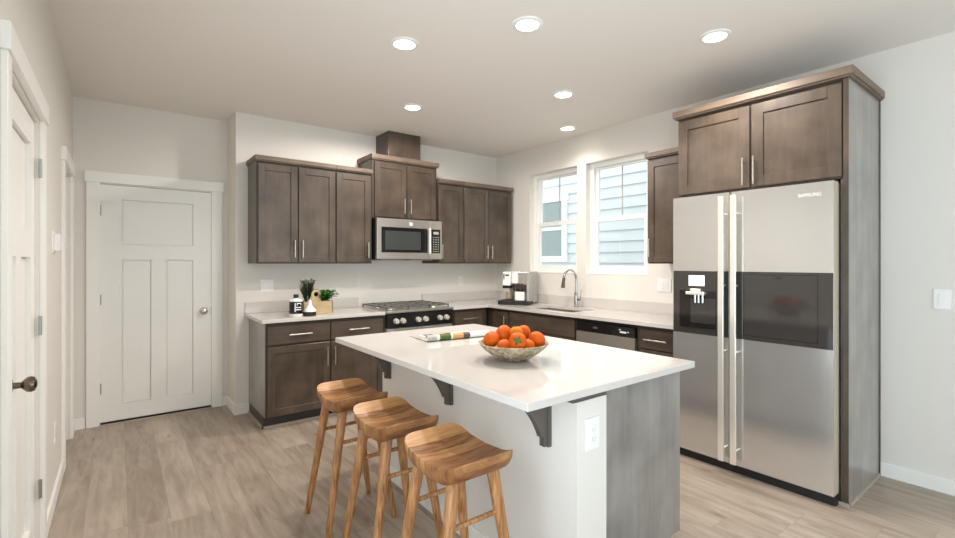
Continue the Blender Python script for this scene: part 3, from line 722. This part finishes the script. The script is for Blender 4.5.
for i in range(n):
    a = ye + 0.022 + i * L_ + 0.006; c = a + L_ - 0.012
    d = isl(MB().box(px1 - 0.019, px1, a, c, 0.112, 0.684), 'door', 'endp', r, bevel=0.002)
    isl(MB().cyl((px1 + 0.03, (a + c) / 2 + 0.15, 0.5), (px1 + 0.03, (a + c) / 2 + 0.15, 0.65), 0.006, n=10).cyl((px1, (a + c) / 2 + 0.15, 0.52), (px1 + 0.03, (a + c) / 2 + 0.15, 0.52), 0.005, n=8).cyl((px1, (a + c) / 2 + 0.15, 0.63), (px1 + 0.03, (a + c) / 2 + 0.15, 0.63), 0.005, n=8), 'handle', 'nickel', d)
    d = isl(MB().box(px1 - 0.019, px1, a, c, 0.702, 0.852), 'drawer', 'endp', r, bevel=0.002)
    isl(MB().cyl((px1 + 0.03, (a + c) / 2 - 0.09, 0.777), (px1 + 0.03, (a + c) / 2 + 0.09, 0.777), 0.006, n=10).cyl((px1, (a + c) / 2 - 0.06, 0.777), (px1 + 0.03, (a + c) / 2 - 0.06, 0.777), 0.005, n=8).cyl((px1, (a + c) / 2 + 0.06, 0.777), (px1 + 0.03, (a + c) / 2 + 0.06, 0.777), 0.005, n=8), 'handle', 'nickel', d)
# corbels: profile in x-z, curved underside
def corbel(yc):
    z1 = CZ - 0.001; pr = [(wx0, z1), (wx0 - 0.190, z1), (wx0 - 0.190, z1 - 0.022)]
    for i in range(0, 11):
        t = i / 10; ang = t * PI / 2
        pr.append((wx0 - 0.190 + 0.138 * (0.6 * t + 0.4 * math.sin(ang)), z1 - 0.028 - 0.165 * (0.6 * t + 0.4 * (1 - math.cos(ang)))))
    pr += [(wx0 - 0.052, z1 - 0.198), (wx0 - 0.036, z1 - 0.198), (wx0 - 0.036, z1 - 0.240), (wx0, z1 - 0.240)]
    o = isl(MB().prism([(u, v) for u, v in pr], 'y', yc - 0.014, yc + 0.014), 'corbel', 'corbel', r, bevel=0.002)
    isl(MB().box(wx0 - 0.019, wx0, yc - 0.021, yc + 0.021, z1 - 0.243, z1), 'back_plate', 'corbel', o, bevel=0.002)
for yc in (-3.37, -2.675, -1.98): corbel(yc)
r = thing('countertop', 'large white quartz island top under the fruit bowl', 'countertop', (-2.311, -2.7135, CZ))
MB().box(-0.544, 0.544, -0.8615, 0.8615, 0, 0.030).build('slab', 'quartz', r, bevel=0.003)

# ------------------------------------------------------------------ stools
def make_stool(label, loc):
    r = thing('bar_stool', label, 'stool', loc, 0, 'oak saddle stools at the island')
    a, bb, n = 0.144, 0.190, 64; c0 = 0.658
    def pt(rr, th):
        p = 2 / 7.0
        cx = math.copysign(abs(math.cos(th)) ** p, math.cos(th)); sy = math.copysign(abs(math.sin(th)) ** p, math.sin(th))
        return a * rr * cx, bb * rr * sy
    def top(x, y): return c0 + 0.042 * (abs(y) / bb) ** 2.8 - 0.012 * (1 - (x / a) ** 2) * (1 - (y / bb) ** 2)
    def bot(x, y): return c0 - 0.067 + 0.054 * (abs(y) / bb) ** 2.5
    R = []
    for rr, f in ((0.02, 1), (0.3, 1), (0.55, 1), (0.75, 1), (0.88, 1), (0.96, 1), (0.99, 0.99), (1.0, 0.95), (1.0, 0.75), (0.985, 0.45), (0.945, 0.2), (0.89, 0.05), (0.82, 0.0), (0.6, 0), (0.3, 0), (0.02, 0)):
        row = []
        for i in range(n):
            x, y = pt(rr, 2 * PI * i / n)
            row.append((x, y, bot(x, y) + (top(x, y) - bot(x, y)) * f))
        R.append(row)
    MB().rings(R).build('seat', 'seat', r, smooth=True)
    for sx in (-1, 1):
        for sy in (-1, 1):
            p0 = Vector((sx * 0.086 - 0.008, sy * 0.112, 0.632)); p1 = Vector((sx * 0.182 - 0.008, sy * 0.162, 0.0))
            d = p1 - p0
            MB().tube([p0, p0 + d * 0.25, p0 + d * 0.6, p1 - Vector((0, 0, 0)) - d * 0.004, p1], [0.0235, 0.0225, 0.0185, 0.0145, 0.0135], 18).build('leg', 'leg', r, smooth=True)
    for sy in (-1, 1):
        f = (0.632 - 0.455) / 0.632; x = 0.086 + 0.096 * f; y = sy * (0.112 + 0.050 * f)
        MB().cyl((-x - 0.008, y, 0.455), (x - 0.008, y, 0.455), 0.0095, n=12).build('stretcher', 'leg', r, smooth=True)
    return r
s0 = make_stool('oak saddle stool nearest the camera, by the outlet end of the island', (-2.902, -3.236, 0))
for lab, loc, rz in (('middle one of the three oak saddle stools at the island', (-2.905, -2.738, 0), 0.0), ('farthest oak saddle stool, next to the base cabinet', (-2.911, -2.246, 0), 0.0)):
    c = copy_tree(s0); c.location = loc; c.rotation_euler = (0, 0, rz); c['label'] = lab

# ------------------------------------------------------------------ bowl of persimmons
BX, BY = -2.428, -3.031
r = thing('fruit_bowl', 'wide speckled stone bowl full of orange persimmons', 'bowl', (BX, BY, CT))
pr = [(0.001, 0), (0.055, 0), (0.072, 0.006), (0.105, 0.026), (0.135, 0.048), (0.158, 0.070), (0.168, 0.081), (0.170, 0.084), (0.165, 0.085), (0.150, 0.073), (0.125, 0.052), (0.095, 0.032), (0.060, 0.016), (0.001, 0.012)]
MB().lathe(pr, n=56).build('bowl', 'stone', r, smooth=True)
def fruit(label, R_, F_, z, rad, axis, mat='orange'):
    x = BX + 0.7926 * R_ + 0.6097 * F_; y = BY - 0.6097 * R_ + 0.7926 * F_
    o = thing('persimmon', label, 'fruit', (x, y, z), 0, 'persimmons in the stone bowl')
    q = Vector((0, 0, 1)).rotation_difference(Vector(axis).normalized()).to_matrix().to_4x4()
    b = MB(); rows = []
    for i in range(1, 18):
        ph = PI * i / 18; rows.append([(rad * math.sin(ph) * (1 + 0.025 * math.cos(4 * t)) * math.cos(t), rad * math.sin(ph) * (1 + 0.025 * math.cos(4 * t)) * math.sin(t),
                                        -rad * 0.86 * math.cos(ph) - (0.10 * rad * math.exp(-((math.pi - ph) / 0.35) ** 2))) for t in [2 * PI * k / 32 for k in range(32)]])
    b.rings(rows).xf(q); b.build('flesh', mat, o, smooth=True)
    b = MB()
    for k in range(4):
        t = k * PI / 2 + 0.4; s_ = b.nv()
        w = rad * 0.17; l = rad * 0.60; h = rad * 0.83
        b.rings([[(0.0, -w * 0.5, h), (0.0, w * 0.5, h), (0, w * 0.5, h + 0.002), (0, -w * 0.5, h + 0.002)],
                 [(l * 0.55, -w, h - 0.001), (l * 0.55, w, h - 0.001), (l * 0.55, w, h + 0.002), (l * 0.55, -w, h + 0.002)],
                 [(l, -w * 0.05, h - 0.007), (l, w * 0.05, h - 0.007), (l, w * 0.05, h - 0.004), (l, -w * 0.05, h - 0.004)]])
        b.xf(Matrix.Rotation(t, 4, 'Z'), s_)
    b.cyl((0, 0, rad * 0.76), (0, 0, rad * 0.92), rad * 0.13, rad * 0.10, 10)
    b.xf(q); b.build('calyx', 'calyx', o)
CD = (-0.61, -0.79, 0)     # toward the camera
fruit('persimmon at the far left of the bowl', -0.105, 0.0, 1.014, 0.041, (0.6, -0.1, -1))
fruit('low persimmon peeking out at the left of the front one', -0.046, -0.047, 0.986, 0.036, (0.3, 0.8, -0.6))
fruit('front persimmon with its green calyx facing the viewer', 0.012, -0.096, 1.020, 0.041, (-0.66, -0.70, 0.22))
fruit('persimmon at the far right of the bowl', 0.113, 0.0, 1.014, 0.041, (-0.4, 0.6, -1))
fruit('small persimmon tucked beside the rightmost one', 0.062, -0.052, 0.988, 0.035, (0.7, 0.5, -0.5))
fruit('highest persimmon at the back left of the pile', -0.042, 0.045, 1.033, 0.042, (0.2, 1, -0.3))
fruit('yellowish persimmon on top behind the front one', 0.013, -0.002, 1.046, 0.034, (0.1, 0.3, 1), 'orangey')
fruit('persimmon at the back right of the pile', 0.052, 0.066, 1.034, 0.039, (0.5, 0.8, 0.3))

# ------------------------------------------------------------------ magazine, near edge rolled over
r = thing('magazine', 'open magazine with a curled near edge on the island top', 'magazine', (-2.26, -2.27, CT + 0.0015), math.radians(-6))
def curl_profile():
    p = [(0.15, 0.001), (0.08, 0.003), (0.0, 0.004), (-0.06, 0.003)]
    for i in range(0, 15):
        a = -PI / 2 - i * (1.45 * PI) / 14; p.append((-0.10 + 0.0165 * math.cos(a), 0.0195 + 0.0165 * math.sin(a)))
    return p
pr = curl_profile()
def sheet(x0, x1, th=0.0025, flip=0.0, nx=4):
    b = MB()
    up, lo = [], []
    for i, (y, z) in enumerate(pr):
        a = pr[max(i - 1, 0)]; c = pr[min(i + 1, len(pr) - 1)]
        t = Vector((c[0] - a[0], c[1] - a[1])).normalized(); nn = Vector((t.y, -t.x))
        up.append((y - nn.x * 0, z)); lo.append((y + nn.x * -th, z + nn.y * -th))
    loop = up + lo[::-1]
    b.prism(loop, 'x', x0, x1); return b
M['p_green'] = pmat('leafy_print', (66, 92, 30), 0.4, noise=0.6, nscale=60)
M['p_tan'] = pmat('tan_print', (196, 148, 92), 0.4, noise=0.25, nscale=25)
M['p_dark'] = pmat('dark_print', (78, 66, 64), 0.4, noise=0.5, nscale=50)
M['p_grey'] = pmat('grey_print', (176, 172, 166), 0.4, noise=0.3, nscale=40)
for nm, a, c, mt in (('page', -0.225, -0.165, 'p_grey'), ('page', -0.165, -0.145, 'paper'), ('page', -0.145, -0.070, 'p_green'), ('page', -0.070, -0.058, 'paper'), ('page', -0.058, 0.015, 'p_tan'), ('page', 0.015, 0.062, 'p_dark'), ('page', 0.062, 0.20, 'paper')):
    sheet(a, c).build(nm, mt, r, smooth=True)

# ------------------------------------------------------------------ things on the left counter
Z = CT
r = thing('bottle', 'black and white lettered bottle left of the white vase', 'bottle', (-2.704, -0.53, Z))
MB().lathe([(0.001, 0), (0.052, 0), (0.055, 0.004), (0.055, 0.128), (0.051, 0.143), (0.030, 0.152), (0.018, 0.156), (0.018, 0.160), (0.001, 0.160)], n=36).build('flask', 'ceramic', r, smooth=True)
MB().lathe([(0.0558, 0.026), (0.0558, 0.130), (0.0548, 0.130), (0.0548, 0.026)], n=36).build('label', 'black', r, smooth=True)
MB().cyl((0, 0, 0.160), (0, 0, 0.190), 0.021, n=24).build('cap', 'bmatte', r, smooth=True)
lt = MB()
def arc_bar(a0, a1, z0, z1):
    n = 6; rr = []
    for i in range(n + 1):
        a = a0 + (a1 - a0) * i / n; q = (math.cos(a), math.sin(a))
        rr.append([(q[0] * 0.0557, q[1] * 0.0557, z0), (q[0] * 0.0566, q[1] * 0.0566, z0), (q[0] * 0.0566, q[1] * 0.0566, z1), (q[0] * 0.0557, q[1] * 0.0557, z1)])
    lt.rings(rr)
A = math.radians
arc_bar(A(-118), A(-110), 0.045, 0.118)
arc_bar(A(-108), A(-60), 0.058, 0.066); arc_bar(A(-108), A(-60), 0.077, 0.085)
arc_bar(A(-100), A(-60), 0.112, 0.119); arc_bar(A(-66), A(-60), 0.098, 0.119); arc_bar(A(-100), A(-93), 0.098, 0.119)
lt.build('lettering', 'white', r)
r = thing('vase', 'small white vase with black base in front of the wooden planter', 'vase', (-2.588, -0.535, Z))
MB().lathe([(0.001, 0), (0.048, 0), (0.054, 0.006), (0.055, 0.036), (0.001, 0.036)], n=36).build('base', 'bmatte', r, smooth=True)
MB().lathe([(0.001, 0.0362), (0.055, 0.0362), (0.054, 0.046), (0.042, 0.062), (0.026, 0.080), (0.0165, 0.098), (0.0145, 0.125), (0.0165, 0.136), (0.012, 0.136), (0.010, 0.12), (0.001, 0.11)], n=36).build('neck', 'ceramic', r, smooth=True)
PLX, PLY = -2.488, -0.395
r = thing('planter_box', 'pale wooden carrier planter with round handle hole holding two herbs', 'planter', (PLX, PLY, Z))
b = MB(); hw_, hd, hh, tk = 0.135, 0.062, 0.116, 0.008
b.box(-hw_, hw_, -hd, hd, 0, tk).box(-hw_, hw_, -hd, -hd + tk, tk, hh).box(-hw_, hw_, hd - tk, hd, tk, hh).box(-hw_, -hw_ + tk, -hd, hd, tk, hh).box(hw_ - tk, hw_, -hd, hd, tk, hh)
b.build('box', 'tote', r, bevel=0.001)
# handle board: rounded board with a hole, in the x-z plane, standing on the front-left half
b = MB(); n = 36; cz_, cx_ = 0.180, -0.018; ro, ri = 0.042, 0.021
out_f, in_f = [], []
for i in range(n):
    a = 2 * PI * i / n; ox, oz = ro * math.cos(a), ro * math.sin(a)
    if oz < 0: ox = ro * (1 if ox >= 0 else -1) * min(1, abs(ox) / ro + 0.6 * (-oz / ro)); oz = max(oz * 2.2, -0.16)
    out_f.append((cx_ + ox, cz_ + oz)); in_f.append((cx_ + ri * math.cos(a), cz_ + ri * math.sin(a)))
yb0, yb1 = -0.010, 0.000
rr = [[(x, yb0, z) for x, z in out_f], [(x, yb0, z) for x, z in in_f], [(x, yb1, z) for x, z in in_f], [(x, yb1, z) for x, z in out_f], [(x, yb0, z) for x, z in out_f]]
b.rings(rr, cap=False); bmesh.ops.remove_doubles(b.bm, verts=b.bm.verts, dist=1e-5)
b.xf(Matrix.Translation((0, -hd + 0.008, 0)))
b.build('handle_board', 'tote', r)
MB().box(-hw_ + tk, hw_ - tk, -hd + tk, hd - tk, tk, hh - 0.012).build('soil', 'soil', r)
def herb(name, label, loc, h, spread, nst, leaf, mat, droop):
    r = thing(name, label, 'plant', loc)
    st = MB(); lf = MB(); rnd = random.Random(len(label))
    for s in range(nst):
        a = rnd.uniform(0, 2 * PI); q = spread * math.sqrt(rnd.random()); hh_ = h * rnd.uniform(0.55, 1.0)
        p0 = Vector((0.014 * math.cos(a), 0.014 * math.sin(a), 0)); p1 = Vector((q * math.cos(a), q * math.sin(a), hh_))
        pm = p0.lerp(p1, 0.5) + Vector((0, 0, 0.15 * hh_))
        P3 = [p0.lerp(pm, t) .lerp(pm.lerp(p1, t), t) for t in (0, .25, .5, .75, 1)]
        st.tube(P3, 0.0014, 5)
        k = int(hh_ / leaf * (3.2 if leaf < 0.02 else 3.0))
        for i in range(k):
            t = 0.25 + 0.75 * (i + rnd.random()) / k; p = p0.lerp(pm, t).lerp(pm.lerp(p1, t), t)
            az = rnd.uniform(0, 2 * PI); el = rnd.uniform(-0.2, 0.7) - droop; ll = leaf * rnd.uniform(0.7, 1.2); w = ll * (0.14 if leaf < 0.02 else 0.34)
            d = Vector((math.cos(az) * math.cos(el), math.sin(az) * math.cos(el), math.sin(el))); sd = d.cross(Vector((0, 0, 1))).normalized(); up = sd.cross(d)
            vs = [lf.bm.verts.new(v) for v in (p, p + d * ll * 0.45 + sd * w + up * 0.001, p + d * ll * 0.45 - sd * w + up * 0.001, p + d * ll - up * ll * 0.15, p + d * ll * 0.5 - up * ll * 0.06)]
            for f in ((0, 4, 1), (0, 2, 4), (4, 3, 1), (4, 2, 3)): lf._f(lf.bm.faces.new([vs[j] for j in f]))
    st.build('stem', mat, r); lf.build('foliage', mat, r)
zs = Z + hh - 0.012
herb('rosemary_plant', 'tall dark herb at the left end of the wooden planter', (PLX - 0.08, PLY, zs), 0.225, 0.068, 60, 0.019, 'leafd', 0.0)
herb('basil_plant', 'bushy bright green herb at the right end of the wooden planter', (PLX + 0.066, PLY, zs), 0.115, 0.125, 110, 0.040, 'leaf', 0.2)

# ------------------------------------------------------------------ coffee machine
r = thing('coffee_machine', 'silver and white coffee machine with black drip tray in the counter corner', 'coffee machine', (-0.300, -0.760, CT), math.radians(-60))
# local front looks to -y ; -60 deg turns it to (-.866,-.5)
cw, c_d, c_h = 0.165, 0.20, 0.365
MB().box(-cw + 0.055, cw, -0.02, c_d, 0.012, c_h).build('back_housing', 'silver', r, bevel=0.006)
MB().box(cw - 0.03, cw, -c_d + 0.04, -0.02, 0.03, c_h).build('side_panel', 'silver', r, bevel=0.005)
MB().box(-cw - 0.02, cw, -c_d, 0.0, 0.0, 0.045).build('drip_tray', 'bmatte', r, bevel=0.006)
hd_ = MB().box(-cw + 0.02, -0.055, -0.15, 0.0, 0.21, c_h - 0.003).build('milk_unit', 'white', r, bevel=0.006)
MB().box(-cw + 0.030, -cw + 0.042, -0.153, -0.149, 0.28, 0.345).box(-0.112, -0.07, -0.153, -0.149, 0.318, 0.335).build('display', 'black', hd_)
MB().cyl((-0.012, -0.10, 0.235), (-0.012, -0.10, c_h - 0.003), 0.042, n=28).build('bean_hopper', 'ceramic', r, smooth=True)
MB().box(0.030, cw - 0.031, -0.12, -0.021, 0.22, c_h - 0.006).build('brew_head', 'steel', r, bevel=0.006)
MB().box(0.01, cw - 0.035, -0.155, -0.021, 0.170, 0.225).cyl((0.06, -0.12, 0.235), (0.06, -0.12, 0.145), 0.028, n=20).cyl((-0.01, -0.10, 0.15), (-0.01, -0.10, 0.234), 0.03, n=20).build('spout', 'brown', r, bevel=0.004)
MB().box(-cw + 0.02, -0.065, -0.155, -0.03, 0.178, 0.209).build('steam_arm', 'black', r, bevel=0.004)
t = thing('canister', 'white boxy canister standing on the coffee machine tray', 'canister', (0, 0, 0), math.radians(-60))
t.location = Matrix.Translation((-0.300, -0.760, CT)) @ Matrix.Rotation(math.radians(-60), 4, 'Z') @ Vector((0.055, -0.11, 0.0455))
MB().box(-0.055, 0.055, -0.05, 0.05, 0, 0.098).build('box', 'ceramic', t, bevel=0.008)
t = thing('glass_cup', 'clear glass cup on the coffee machine tray left of the canister', 'cup', (0, 0, 0))
t.location = Matrix.Translation((-0.300, -0.760, CT)) @ Matrix.Rotation(math.radians(-60), 4, 'Z') @ Vector((-0.078, -0.11, 0.0455))
MB().lathe([(0.001, 0), (0.036, 0), (0.042, 0.01), (0.044, 0.095), (0.041, 0.095), (0.039, 0.012), (0.001, 0.008)], n=28).build('glass', 'cupglass', t, smooth=True)
MB().lathe([(0.001, 0.0085), (0.0375, 0.0125), (0.039, 0.03), (0.001, 0.03)], n=28).build('coffee', 'tote', t, smooth=True)

# ------------------------------------------------------------------ outlets, switches, thermostat
def plate(name, label, cat, loc, rz, w, h, gangs, kind):
    """on a wall whose room side is local -y"""
    r = thing(name, label, cat, loc, rz, 'white wall plates')
    MB().box(-w / 2, w / 2, -0.006, 0, -h / 2, h / 2).build('plate', 'white', r, bevel=0.002)
    for g in range(gangs):
        x = (g - (gangs - 1) / 2) * 0.046
        if kind == 'switch':
            MB().box(x - 0.016, x + 0.016, -0.010, -0.006, -0.033, 0.033).build('rocker', 'ceramic', r, bevel=0.002)
        else:
            s = MB().box(x - 0.017, x + 0.017, -0.008, -0.006, -0.034, 0.034).build('receptacle', 'ceramic', r, bevel=0.001)
            q = MB()
            for z in (-0.018, 0.018): q.box(x - 0.008, x - 0.006, -0.0086, -0.0079, z - 0.005, z + 0.005).box(x + 0.006, x + 0.008, -0.0086, -0.0079, z - 0.005, z + 0.005).cyl((x, -0.0079, z - 0.010), (x, -0.0086, z - 0.010), 0.002, n=8)
            q.build('slot', 'grey', s)
    return r
plate('light_switch', 'double light switch above the left end of the left counter', 'light switch', (-2.815, 0, 1.165), 0, 0.118, 0.118, 2, 'switch')
plate('outlet', 'white outlet behind the dark herb', 'outlet', (-2.465, 0, 1.168), 0, 0.075, 0.118, 1, 'outlet')
plate('outlet', 'white outlet on the back wall right of the range', 'outlet', (-0.585, 0, 1.155), 0, 0.072, 0.118, 1, 'outlet')
plate('light_switch', 'double switch plate on the right wall beside the refrigerator', 'light switch', (0, -2.375, 1.175), -PI / 2, 0.135, 0.118, 2, 'switch')
plate('light_switch', 'light switch on the wall right of the tall end panel', 'light switch', (0, -4.176, 1.16), -PI / 2, 0.078, 0.122, 1, 'switch')
plate('outlet', 'white outlet on the near end of the island', 'outlet', (-2.456, ye - 0.0005, 0.712), 0, 0.080, 0.125, 1, 'outlet')
plate('outlet', 'low outlet on the left wall between the doors', 'outlet', (LX, -1.03, 0.39), PI / 2, 0.075, 0.118, 1, 'outlet')
r = thing('thermostat', 'small white thermostat on the left wall between the doors', 'thermostat', (LX, -1.10, 1.495), PI / 2)
MB().box(-0.075, 0.075, -0.008, 0, -0.062, 0.062).build('wall_plate', 'trim', r, bevel=0.002)
MB().box(-0.045, 0.06, -0.034, -0.008, -0.048, 0.048).build('housing', 'white', r, bevel=0.004)
